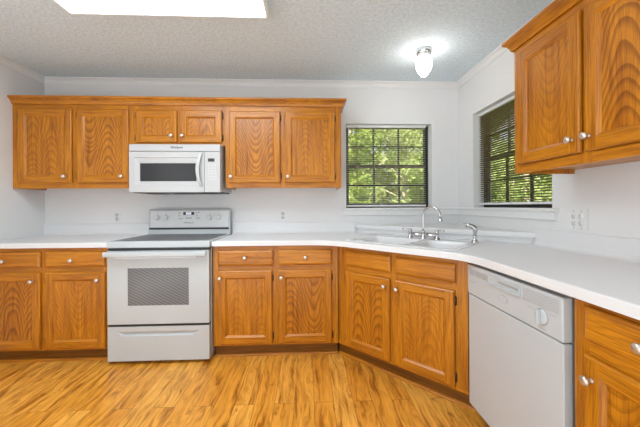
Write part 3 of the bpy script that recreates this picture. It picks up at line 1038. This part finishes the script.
# back control panel, face leaning back a little
b = MB()
pr = [(-0.030, 0.9225), (-0.090, 0.9225), (-0.086, 0.968), (-0.078, 0.986), (-0.070, 1.145), (-0.062, 1.156), (-0.030, 1.158)]
xa, xb = 0.003, 0.759
for i in range(len(pr)):
    (ya, za), (yb_, zb_) = pr[i], pr[(i + 1) % len(pr)]
    b.poly([(xa, ya, za), (xa, yb_, zb_), (xb, yb_, zb_), (xb, ya, za)])
b.poly([(xa, y, z) for y, z in pr][::-1]); b.poly([(xb, y, z) for y, z in pr])
gd = b.build('control_panel', M['enamel'], rg, merge=True)
b = MB(); b.poly([(0.018, -0.0795, 0.990), (0.744, -0.0795, 0.990), (0.744, -0.0725, 1.140), (0.018, -0.0725, 1.140)])
b.box(0.018, 0.744, -0.074, -0.0715, 0.995, 1.139); b.build('fascia', M['enamel_grey'], gd)
b = MB(); b.box(0.012, 0.750, -0.0905, -0.080, 0.967, 0.983); b.build('trim_strip', M['black'], gd)
for x in (0.079, 0.160, 0.566, 0.648):
    b = MB()
    b.lathe([(0.030, 0), (0.030, 0.003), (0.027, 0.004)], (x, -0.0755, 1.080), (0, -1, 0.05), 24)
    b.lathe([(0.023, 0.003), (0.021, 0.020), (0.017, 0.023), (0.0, 0.024)], (x, -0.0755, 1.080), (0, -1, 0.05), 24)
    b.box(x - 0.005, x + 0.005, -0.104, -0.096, 1.061, 1.101, bevel=0.002)
    kn_ = b.build('knob', M['plastic'], gd)
    t_ = MB(); t_.box(x - 0.0018, x + 0.0018, -0.0770, -0.0740, 1.112, 1.122); t_.build('pointer_mark', M['grey'], kn_)
b = MB(); b.box(0.322, 0.422, -0.0790, -0.073, 1.103, 1.131); b.build('clock_surround', M['black'], gd)
b = MB(); b.box(0.347, 0.397, -0.0798, -0.0788, 1.106, 1.128); b.build('clock_display', M['lcd'], gd)
for i, (x, z) in enumerate([(0.285, 1.122), (0.285, 1.095), (0.285, 1.068), (0.305, 1.068), (0.445, 1.122), (0.467, 1.128), (0.450, 1.095), (0.450, 1.072), (0.468, 1.072)]):
    b = MB(); b.box(x - 0.008, x + 0.008, -0.0786, -0.075, z - 0.0045, z + 0.0045, bevel=0.001); b.build('touch_button', M['lightgrey'], gd)
b = MB(); b.box(0.345, 0.400, -0.0790, -0.075, 1.070, 1.078); b.build('button_strip', M['grey'], gd)
text_part('logo', 'Whirlpool', 0.022, M['grey'], gd, (0.371, -0.0800, 1.030), (math.pi / 2 - 0.05, 0, 0), 0.15)
# oven door
b = MB()
yf = -0.660
wx0, wx1, wz0, wz1 = 0.153, 0.602, 0.441, 0.722
x0, x1, z0, z1 = 0.006, 0.752, 0.303, 0.853
b.box(x0, wx0, yf, -0.617, z0, z1); b.box(wx1, x1, yf, -0.617, z0, z1)
b.box(wx0, wx1, yf, -0.617, z0, wz0); b.box(wx0, wx1, yf, -0.617, wz1, z1)
od = b.build('oven_door', M['enamel'], rg, merge=True)
b = MB(); b.box(wx0, wx1, yf + 0.003, -0.625, wz0, wz1); b.build('window', M['hatch'], od)
b = MB()
b.box(0.000, 0.745, -0.712, -0.688, 0.812, 0.850, bevel=0.008, seg=3)
b.box(0.075, 0.672, -0.708, -0.690, 0.800, 0.814, bevel=0.004)
for x in (0.022, 0.705):
    b.box(x - 0.018, x + 0.018, -0.690, -0.659, 0.818, 0.846, bevel=0.004)
b.build('handle', M['enamel'], od)
# storage drawer with a scooped pull
b = MB()
x0, x1, z0, z1 = 0.006, 0.752, 0.028, 0.283
ax0, ax1, bx0, bx1, za, zm, zb_ = 0.067, 0.682, 0.108, 0.636, 0.250, 0.224, 0.213
yi = yf + 0.016
b.poly([(x0, yf, za), (x0, yf, z1), (x1, yf, z1), (x1, yf, za)])
b.poly([(x0, yf, zb_), (x0, yf, za), (ax0, yf, za), (bx0, yf, zb_)])
b.poly([(bx1, yf, zb_), (ax1, yf, za), (x1, yf, za), (x1, yf, zb_)])
b.poly([(x0, yf, z0), (x0, yf, zb_), (x1, yf, zb_), (x1, yf, z0)])
b.poly([(ax0, yf, za), (ax1, yf, za), (bx1 - 0.01, yi, zm), (bx0 + 0.01, yi, zm)])
b.poly([(bx0 + 0.01, yi, zm), (bx1 - 0.01, yi, zm), (bx1, yf, zb_), (bx0, yf, zb_)])
b.poly([(ax0, yf, za), (bx0 + 0.01, yi, zm), (bx0, yf, zb_)]); b.poly([(ax1, yf, za), (bx1, yf, zb_), (bx1 - 0.01, yi, zm)])
yk = -0.617
b.poly([(x0, yf, z0), (x1, yf, z0), (x1, yk, z0), (x0, yk, z0)]); b.poly([(x0, yf, z1), (x0, yk, z1), (x1, yk, z1), (x1, yf, z1)])
b.poly([(x0, yf, z0), (x0, yk, z0), (x0, yk, z1), (x0, yf, z1)]); b.poly([(x1, yf, z0), (x1, yf, z1), (x1, yk, z1), (x1, yk, z0)])
b.poly([(x0, yk, z0), (x1, yk, z0), (x1, yk, z1), (x0, yk, z1)])
b.build('storage_drawer', M['enamel'], rg)

# ------------------------------------------------------------------ microwave
mw = thing('microwave', 'white over-the-range microwave mounted under the short wall cabinet', 'microwave', (0, 0, 1.300))
h = 0.410
b = MB(); b.box(0.002, 0.759, -0.001, -0.345, 0.012, h, bevel=0.004); b.build('body', M['mw_white'], mw)
b = MB(); b.box(0.02, 0.74, -0.02, -0.350, 0.0, 0.012)
for i in range(3): b.box(0.08 + i * 0.24, 0.20 + i * 0.24, -0.10, -0.26, -0.004, 0.0)
b.build('bottom_grille', M['black'], mw)
yf = -0.385
b = MB(); b.box(0.002, 0.759, yf, -0.346, 0.350, h, bevel=0.006, seg=3); vt = b.build('top_vent_panel', M['mw_white'], mw)
b = MB(); b.box(0.03, 0.70, yf - 0.0006, yf + 0.003, 0.3475, 0.3495); b.build('vent_slot', M['grey'], vt)
text_part('logo', 'Whirlpool', 0.024, M['black'], vt, (0.396, yf - 0.0006, 0.382), (math.pi / 2, 0, 0), 0.12)
x0, x1, z0, z1 = 0.002, 0.626, 0.003, 0.347
wx0, wx1, wz0, wz1 = 0.087, 0.556, 0.098, 0.250
d = MB()
def ring4(A, B):
    for k in range(4):
        k2 = (k + 1) % 4
        d.poly([A[k], A[k2], B[k2], B[k]])
def rc(a, c_, e_, g_, y): return [(a, y, e_), (c_, y, e_), (c_, y, g_), (a, y, g_)]
ring4(rc(x0, x1, z0, z1, -0.346), rc(x0, x1, z0, z1, yf + 0.004))
ring4(rc(x0, x1, z0, z1, yf + 0.004), rc(x0 + .003, x1 - .003, z0 + .003, z1 - .003, yf))
ring4(rc(x0 + .003, x1 - .003, z0 + .003, z1 - .003, yf), rc(0.042, 0.590, 0.058, 0.300, yf))
ring4(rc(0.042, 0.590, 0.058, 0.300, yf), rc(0.050, 0.584, 0.064, 0.292, yf + 0.006))
ring4(rc(0.050, 0.584, 0.064, 0.292, yf + 0.006), rc(wx0 - .004, wx1 + .004, wz0 - .004, wz1 + .004, yf + 0.012))
ring4(rc(wx0 - .004, wx1 + .004, wz0 - .004, wz1 + .004, yf + 0.012), rc(wx0, wx1, wz0, wz1, yf + 0.016))
d.poly(rc(x0, x1, z0, z1, -0.346)[::-1])
md = d.build('door', M['mw_white'], mw, merge=True)
b = MB(); b.box(wx0, wx1, yf + 0.0155, yf + 0.020, wz0, wz1); b.build('window', M['darkglass'], md)
b = MB()
hp = []
for k in range(13):
    u = k / 12
    hp.append((0.604 - 0.024 * math.sin(math.pi * u), yf - 0.004 - 0.034 * math.sin(math.pi * u) ** 0.7, 0.342 - 0.294 * u))
for (p, q_) in zip(hp[:-1], hp[1:]):
    w = 0.013
    b.poly([(p[0] - w, p[1], p[2]), (p[0] + w, p[1], p[2]), (q_[0] + w, q_[1], q_[2]), (q_[0] - w, q_[1], q_[2])])
    b.poly([(p[0] - w, p[1] + .010, p[2]), (q_[0] - w, q_[1] + .010, q_[2]), (q_[0] + w, q_[1] + .010, q_[2]), (p[0] + w, p[1] + .010, p[2])])
    b.poly([(p[0] - w, p[1], p[2]), (q_[0] - w, q_[1], q_[2]), (q_[0] - w, q_[1] + .010, q_[2]), (p[0] - w, p[1] + .010, p[2])])
    b.poly([(p[0] + w, p[1], p[2]), (p[0] + w, p[1] + .010, p[2]), (q_[0] + w, q_[1] + .010, q_[2]), (q_[0] + w, q_[1], q_[2])])
b.build('handle', M['mw_white'], md, merge=True)
b = MB(); b.box(0.6285, 0.759, yf, -0.346, 0.003, 0.347, bevel=0.004); cp = b.build('control_panel', M['mw_white'], mw)
b = MB(); b.box(0.658, 0.712, yf - 0.0012, yf + 0.002, 0.262, 0.290); b.build('clock_display', M['black'], cp)
for r_ in range(6):
    for c_ in range(3):
        x = 0.666 + c_ * 0.026
        z = 0.232 - r_ * 0.024
        b = MB(); b.box(x - 0.0085, x + 0.0085, yf - 0.0008, yf + 0.002, z - 0.0065, z + 0.0065, bevel=0.0006)
        b.build('button', M['faint'], cp)

# ------------------------------------------------------------------ dishwasher (local x along the front, front towards -y)
dw = thing('dishwasher', 'white built-in dishwasher with dial under the right countertop', 'dishwasher', (XR, -1.320, 0), -math.pi / 2)
Wd, D0 = 0.612, 0.641
b = MB(); b.box(0.006, Wd - 0.006, -0.03, -0.600, 0.10, 0.860); b.build('body', M['grey'], dw)
b = MB(); b.box(0.002, Wd - 0.002, -0.602, -D0 + 0.004, 0.088, 0.692, bevel=0.004); b.build('door', M['enamel'], dw)
b = MB(); b.box(0.02, Wd - 0.02, -0.50, -0.565, 0.002, 0.086); b.build('kick_panel', M['black'], dw)
b = MB(); b.box(0.0, Wd, -0.602, -D0, 0.697, 0.855, bevel=0.006, seg=3); pn = b.build('control_panel', M['enamel'], dw)
yf = -D0
for i in range(3):
    v_ = MB()
    xa = 0.022 + i * 0.056
    v_.box(xa, xa + 0.048, yf - 0.0008, yf + 0.002, 0.803, 0.834)
    for k in range(8):
        v_.box(xa + 0.003 + k * 0.0056, xa + 0.0055 + k * 0.0056, yf - 0.0016, yf, 0.806, 0.831)
    v_.build('vent_grille', M['lightgrey'], pn)
# latch handle in a recess frame
b = MB()
b.box(0.198, 0.410, yf - 0.010, yf + 0.001, 0.795, 0.803, bevel=0.002); b.box(0.198, 0.410, yf - 0.006, yf + 0.001, 0.838, 0.842, bevel=0.001)
b.box(0.404, 0.410, yf - 0.008, yf + 0.001, 0.803, 0.838)
lt = b.build('latch_handle', M['enamel'], pn)
b = MB(); b.box(0.204, 0.404, yf - 0.0010, yf + 0.001, 0.803, 0.838); b.build('latch_recess', M['enamel'], lt)
b = MB(); b.box(0.262, 0.396, yf - 0.0030, yf - 0.0010, 0.818, 0.827); b.build('latch_slot', M['grey'], lt)
for k in range(6):
    b = MB(); z = 0.838 - k * 0.0085
    b.box(0.420, 0.596, yf - 0.0012, yf + 0.001, z - 0.0016, z + 0.0016); b.build('vent_line', M['lightgrey'], pn)
b = MB()
b.lathe([(0.029, 0), (0.029, 0.004), (0.025, 0.006), (0.0, 0.0065)], (0.520, yf, 0.757), (0, -1, 0), 28)
b.box(0.511, 0.523, yf - 0.020, yf - 0.005, 0.729, 0.785, bevel=0.003)
dl = b.build('dial', M['enamel'], pn)
b = MB(); b.lathe([(0.031, 0), (0.031, 0.0012), (0.029, 0.0012)], (0.520, yf, 0.757), (0, -1, 0), 28); b.build('dial_ring', M['grey'], dl)
for (xa, xb_, z) in ((0.445, 0.485, 0.772), (0.552, 0.585, 0.779), (0.500, 0.540, 0.712), (0.020, 0.085, 0.770)):
    b = MB(); b.box(xa, xb_, yf - 0.0008, yf + 0.001, z - 0.0016, z + 0.0016); b.build('printed_mark', M['lightgrey'], pn)
b = MB()
pts = rrect(0.268, 0.330, 0.738, 0.770, 0.0155)
n_ = len(pts)
b.poly([(p[0], yf - 0.003, p[1]) for p in pts])
for i in range(n_):
    p, q_ = pts[i], pts[(i + 1) % n_]
    b.poly([(p[0], yf - 0.003, p[1]), (q_[0], yf - 0.003, q_[1]), (q_[0], yf + 0.001, q_[1]), (p[0], yf + 0.001, p[1])])
b.build('badge', M['enamel'], pn)
b = MB()
for k in range(24):
    a, c_ = 2 * math.pi * k / 24, 2 * math.pi * (k + 1) / 24
    q4 = []
    for an, f_ in ((a, 1.0), (c_, 1.0), (c_, 0.88), (a, 0.88)):
        q4.append((0.299 + 0.032 * f_ * math.cos(an), yf - 0.0034, 0.754 + 0.0165 * f_ * math.sin(an)))
    b.poly(q4)
b.build('badge_outline', M['lightgrey'], pn)


# ------------------------------------------------------------------ wall plates
def outlet(label, loc, rz, gang=1, w=0.072, h=0.117):
    root = thing('outlet', label, 'outlet', loc, rz, 'white wall plates')
    b = MB(); b.box(-w / 2, w / 2, -0.0005, -0.006, -h / 2, h / 2, bevel=0.002); b.build('cover_plate', M['plastic'], root)
    for g in range(gang):
        cx = 0 if gang == 1 else (-0.023 + 0.046 * g)
        for s in (-1, 1):
            b = MB(); b.lathe([(0.0165, 0), (0.0165, 0.0016), (0.0, 0.0018)], (cx, -0.006, s * 0.020), (0, -1, 0), 18)
            so = b.build('socket', M['faint'] if gang == 1 else M['plastic'], root)
            b = MB()
            b.box(cx - 0.008, cx - 0.005, -0.0085, -0.007, s * 0.020 - 0.002, s * 0.020 + 0.008)
            b.box(cx + 0.005, cx + 0.008, -0.0085, -0.007, s * 0.020 - 0.002, s * 0.020 + 0.008)
            b.lathe([(0.003, 0), (0.003, 0.0015), (0.0, 0.0015)], (cx, -0.007, s * 0.020 - 0.008), (0, -1, 0), 10)
            b.build('slots', M['lightgrey'], so)
        for s in ((0,) if gang == 1 else (-1, 1)):
            b = MB(); b.lathe([(0.0035, 0), (0.003, 0.0012), (0.0, 0.0014)], (cx, -0.006, s * 0.048), (0, -1, 0), 10); b.build('screw', M['grey'], root)
    return root


outlet('white wall outlet on the back wall left of the range', (-0.336, 0, 1.085), 0)
outlet('white wall outlet on the back wall right of the range', (1.256, 0, 1.090), 0)
outlet('wide two-gang white outlet plate on the right wall under the wall cabinet', (XR, -1.322, 1.096), -math.pi / 2, 2, 0.120, 0.120)

# ------------------------------------------------------------------ ceiling lights
fl = thing('fluorescent_fixture', 'large white framed fluorescent ceiling light above the range', 'ceiling light', (0.065, -1.068, ZC))
fw, fd, fh = 1.205, 1.10, 0.065
b = MB()
pr = [(0, 0), (0, -fh + 0.004), (0.004, -fh), (0.018, -fh), (0.022, -fh + 0.006), (0.022, 0)]
q4 = [(0, 0), (fw, 0), (fw, -fd), (0, -fd)]
cyc = [(0, 0), (fw, 0), (fw, -fd), (0, -fd)]
for k in range(4):
    a, c_ = Vector(cyc[k]), Vector(cyc[(k + 1) % 4])
    ctr = Vector((fw / 2, -fd / 2))
    def ins(p, d_): return (p.x + (d_ if p.x < ctr.x else -d_), p.y + (-d_ if p.y > ctr.y else d_))
    for (d0, h0), (d1, h1) in zip(pr[:-1], pr[1:]):
        A0, C0, A1, C1 = ins(a, d0), ins(c_, d0), ins(a, d1), ins(c_, d1)
        b.poly([(*A0, h0 - 0.0005), (*C0, h0 - 0.0005), (*C1, h1 - 0.0005), (*A1, h1 - 0.0005)])
b.build('frame', M['trim'], fl, merge=True)
b = MB(); b.box(0.0225, fw - 0.0225, -0.0225, -fd + 0.0225, -fh - 0.004, -fh + 0.016, bevel=0.006); b.build('diffuser', M['lens'], fl)

jl = thing('jar_light', 'small ceiling lamp with white frosted glass shade and silver base near the window corner', 'ceiling light', (2.430, -0.620, ZC))
b = MB(); b.lathe([(0.060, -0.0005), (0.062, -0.006), (0.058, -0.026), (0.054, -0.030)], (0, 0, 0), (0, 0, 1), 32); b.build('base', M['chrome'], jl)
b = MB(); b.lathe([(0.046, -0.030), (0.046, -0.062), (0.0, -0.062)], (0, 0, 0), (0, 0, 1), 28); b.build('fitter', M['trim'], jl)
b = MB()
for k in range(3):
    a = 2 * math.pi * k / 3 - 1.65
    b.tube([(0.042 * math.cos(a), 0.042 * math.sin(a), -0.047), (0.056 * math.cos(a), 0.056 * math.sin(a), -0.047)], 0.006, 8)
b.build('thumb_screw', M['nickel'], jl)
b = MB(); b.lathe([(0.050, -0.063), (0.058, -0.085), (0.062, -0.110), (0.060, -0.135), (0.052, -0.160), (0.036, -0.185), (0.026, -0.200), (0.015, -0.209), (0.0, -0.210)], (0, 0, 0), (0, 0, 1), 28)
b.build('glass_shade', M['jar'], jl)

# ------------------------------------------------------------------ garden outside the windows
b = MB(); b.box(-6, 16, T + 0.02, 16, -0.62, -0.5); b.box(XR + T + 0.02, 16, -9, T + 0.02, -0.62, -0.5)
struct(b.build('ground', M['lawn']))


def tree(name, label, x, y, h, crown_r, trunk_r, mat, n, seed, z_lo=0.25, leaf=0.085):
    rr_ = random.Random(seed)
    root = thing(name, label, 'tree', (x, y, -0.5), 0, 'garden greenery')
    t_ = MB()
    path, rads = [], []
    for k in range(9):
        u = k / 8
        path.append((0.10 * math.sin(u * 3 + seed), 0.10 * math.cos(u * 2.3 + seed) - 0.1 * math.cos(seed), h * 0.85 * u)); rads.append(trunk_r * (1 - 0.75 * u))
    t_.tube(path, rads, 10)
    for k in range(7):
        u = 0.35 + 0.55 * k / 7
        a = rr_.uniform(0, 6.28)
        p0_ = Vector(path[int(u * 8)])
        p1 = p0_ + Vector((math.cos(a), math.sin(a), 0.7)) * crown_r * 0.6
        t_.tube([p0_, (p0_ + p1) / 2 + Vector((0, 0, 0.08)), p1], [trunk_r * 0.35, trunk_r * 0.25, trunk_r * 0.1], 7)
    t_.build('trunk', M['bark'], root)
    l_ = MB()
    cl = []
    for k in range(26):
        a, rad = rr_.uniform(0, 6.28), crown_r * math.sqrt(rr_.random())
        zz = h * (z_lo + (1 - z_lo) * rr_.random())
        sc_ = 1 - 0.55 * abs((zz / h - 0.6) / 0.6)
        cl.append((Vector((rad * sc_ * math.cos(a), rad * sc_ * math.sin(a), zz)), crown_r * rr_.uniform(0.22, 0.42)))
    for k in range(n):
        c0, cr_ = cl[rr_.randrange(len(cl))]
        v_ = Vector((rr_.gauss(0, 1), rr_.gauss(0, 1), rr_.gauss(0, 0.8))).normalized() * cr_ * (0.55 + 0.45 * rr_.random())
        p = c0 + v_
        d1 = Vector((rr_.gauss(0, 1), rr_.gauss(0, 1), rr_.gauss(0, 0.6))).normalized()
        d2 = d1.cross(Vector((rr_.gauss(0, 1), rr_.gauss(0, 1), rr_.gauss(0, 1)))).normalized()
        s1 = leaf * rr_.uniform(0.6, 1.25); s2 = s1 * 0.42
        l_.poly([p - d1 * s1, p + d2 * s2, p + d1 * s1, p - d2 * s2])
    me = bpy.data.meshes.new('foliage')
    me.from_pydata(l_.v, [], l_.f); me.materials.append(mat)
    o = bpy.data.objects.new('foliage', me); COL.objects.link(o); o.parent = root
    return root


tree('garden_shrub', 'low bright shrub at the lower left outside the back window', 2.35, 2.6, 2.3, 0.62, 0.03, M['leaf_a'], 4200, 14, 0.08, 0.05)
tree('leafy_tree', 'pale-trunked leafy tree seen through the right part of the back window', 3.58, 3.2, 5.2, 0.85, 0.07, M['leaf_c'], 4200, 11, 0.3, 0.055)
tree('leafy_tree', 'sunlit green tree seen through the left part of the back window', 2.60, 5.3, 5.0, 1.2, 0.10, M['leaf_a'], 9000, 12, 0.06, 0.075)
tree('leafy_tree', 'green tree beyond the pale trunk outside the back window', 5.0, 6.0, 5.2, 1.15, 0.10, M['leaf_a'], 9000, 18, 0.06, 0.075)
tree('leafy_tree', 'tall distant tree in the middle beyond the back window', 3.9, 9.6, 6.5, 1.8, 0.14, M['leaf_c'], 11000, 13, 0.04, 0.13)
tree('leafy_tree', 'tall distant tree at the far right beyond the back window', 7.9, 9.6, 6.5, 1.8, 0.14, M['leaf_c'], 11000, 19, 0.04, 0.13)
tree('garden_shrub', 'yellow-green shrub close outside the right wall window', 4.5, 1.25, 2.4, 0.75, 0.03, M['leaf_c'], 4800, 17, 0.06, 0.05)
tree('leafy_tree', 'bright green tree outside the right wall window', 6.1, 3.0, 4.8, 1.25, 0.10, M['leaf_a'], 9000, 15, 0.05, 0.075)
tree('leafy_tree', 'tall tree further off outside the right wall window', 9.2, 5.0, 6.2, 1.9, 0.14, M['leaf_c'], 11000, 16, 0.04, 0.13)

hr_ = random.Random(31)
hd = thing('hedge', 'tall dense green hedge at the far end of the garden beyond all the trees', 'hedge', (9.0, 13.4, -0.5))
hm = MB()
for k in range(15000):
    p = Vector((hr_.uniform(-6.5, 6.5), hr_.uniform(-0.8, 0.8), 4.6 * hr_.random() ** 0.85))
    d1 = Vector((hr_.gauss(0, 1), hr_.gauss(0, 1), hr_.gauss(0, 0.7))).normalized()
    d2 = d1.cross(Vector((hr_.gauss(0, 1), hr_.gauss(0, 1), hr_.gauss(0, 1)))).normalized()
    s1 = hr_.uniform(0.10, 0.22)
    hm.poly([p - d1 * s1, p + d2 * s1 * 0.5, p + d1 * s1, p - d2 * s1 * 0.5])
hm.build('foliage', M['leaf_c'], hd)
hs = MB()
for k in range(14):
    x = -6.2 + k * 0.95
    hs.tube([(x, 0, 0), (x + 0.1, 0.05, 1.4), (x, 0, 3.2)], [0.07, 0.05, 0.02], 7)
hs.build('stems', M['bark'], hd)
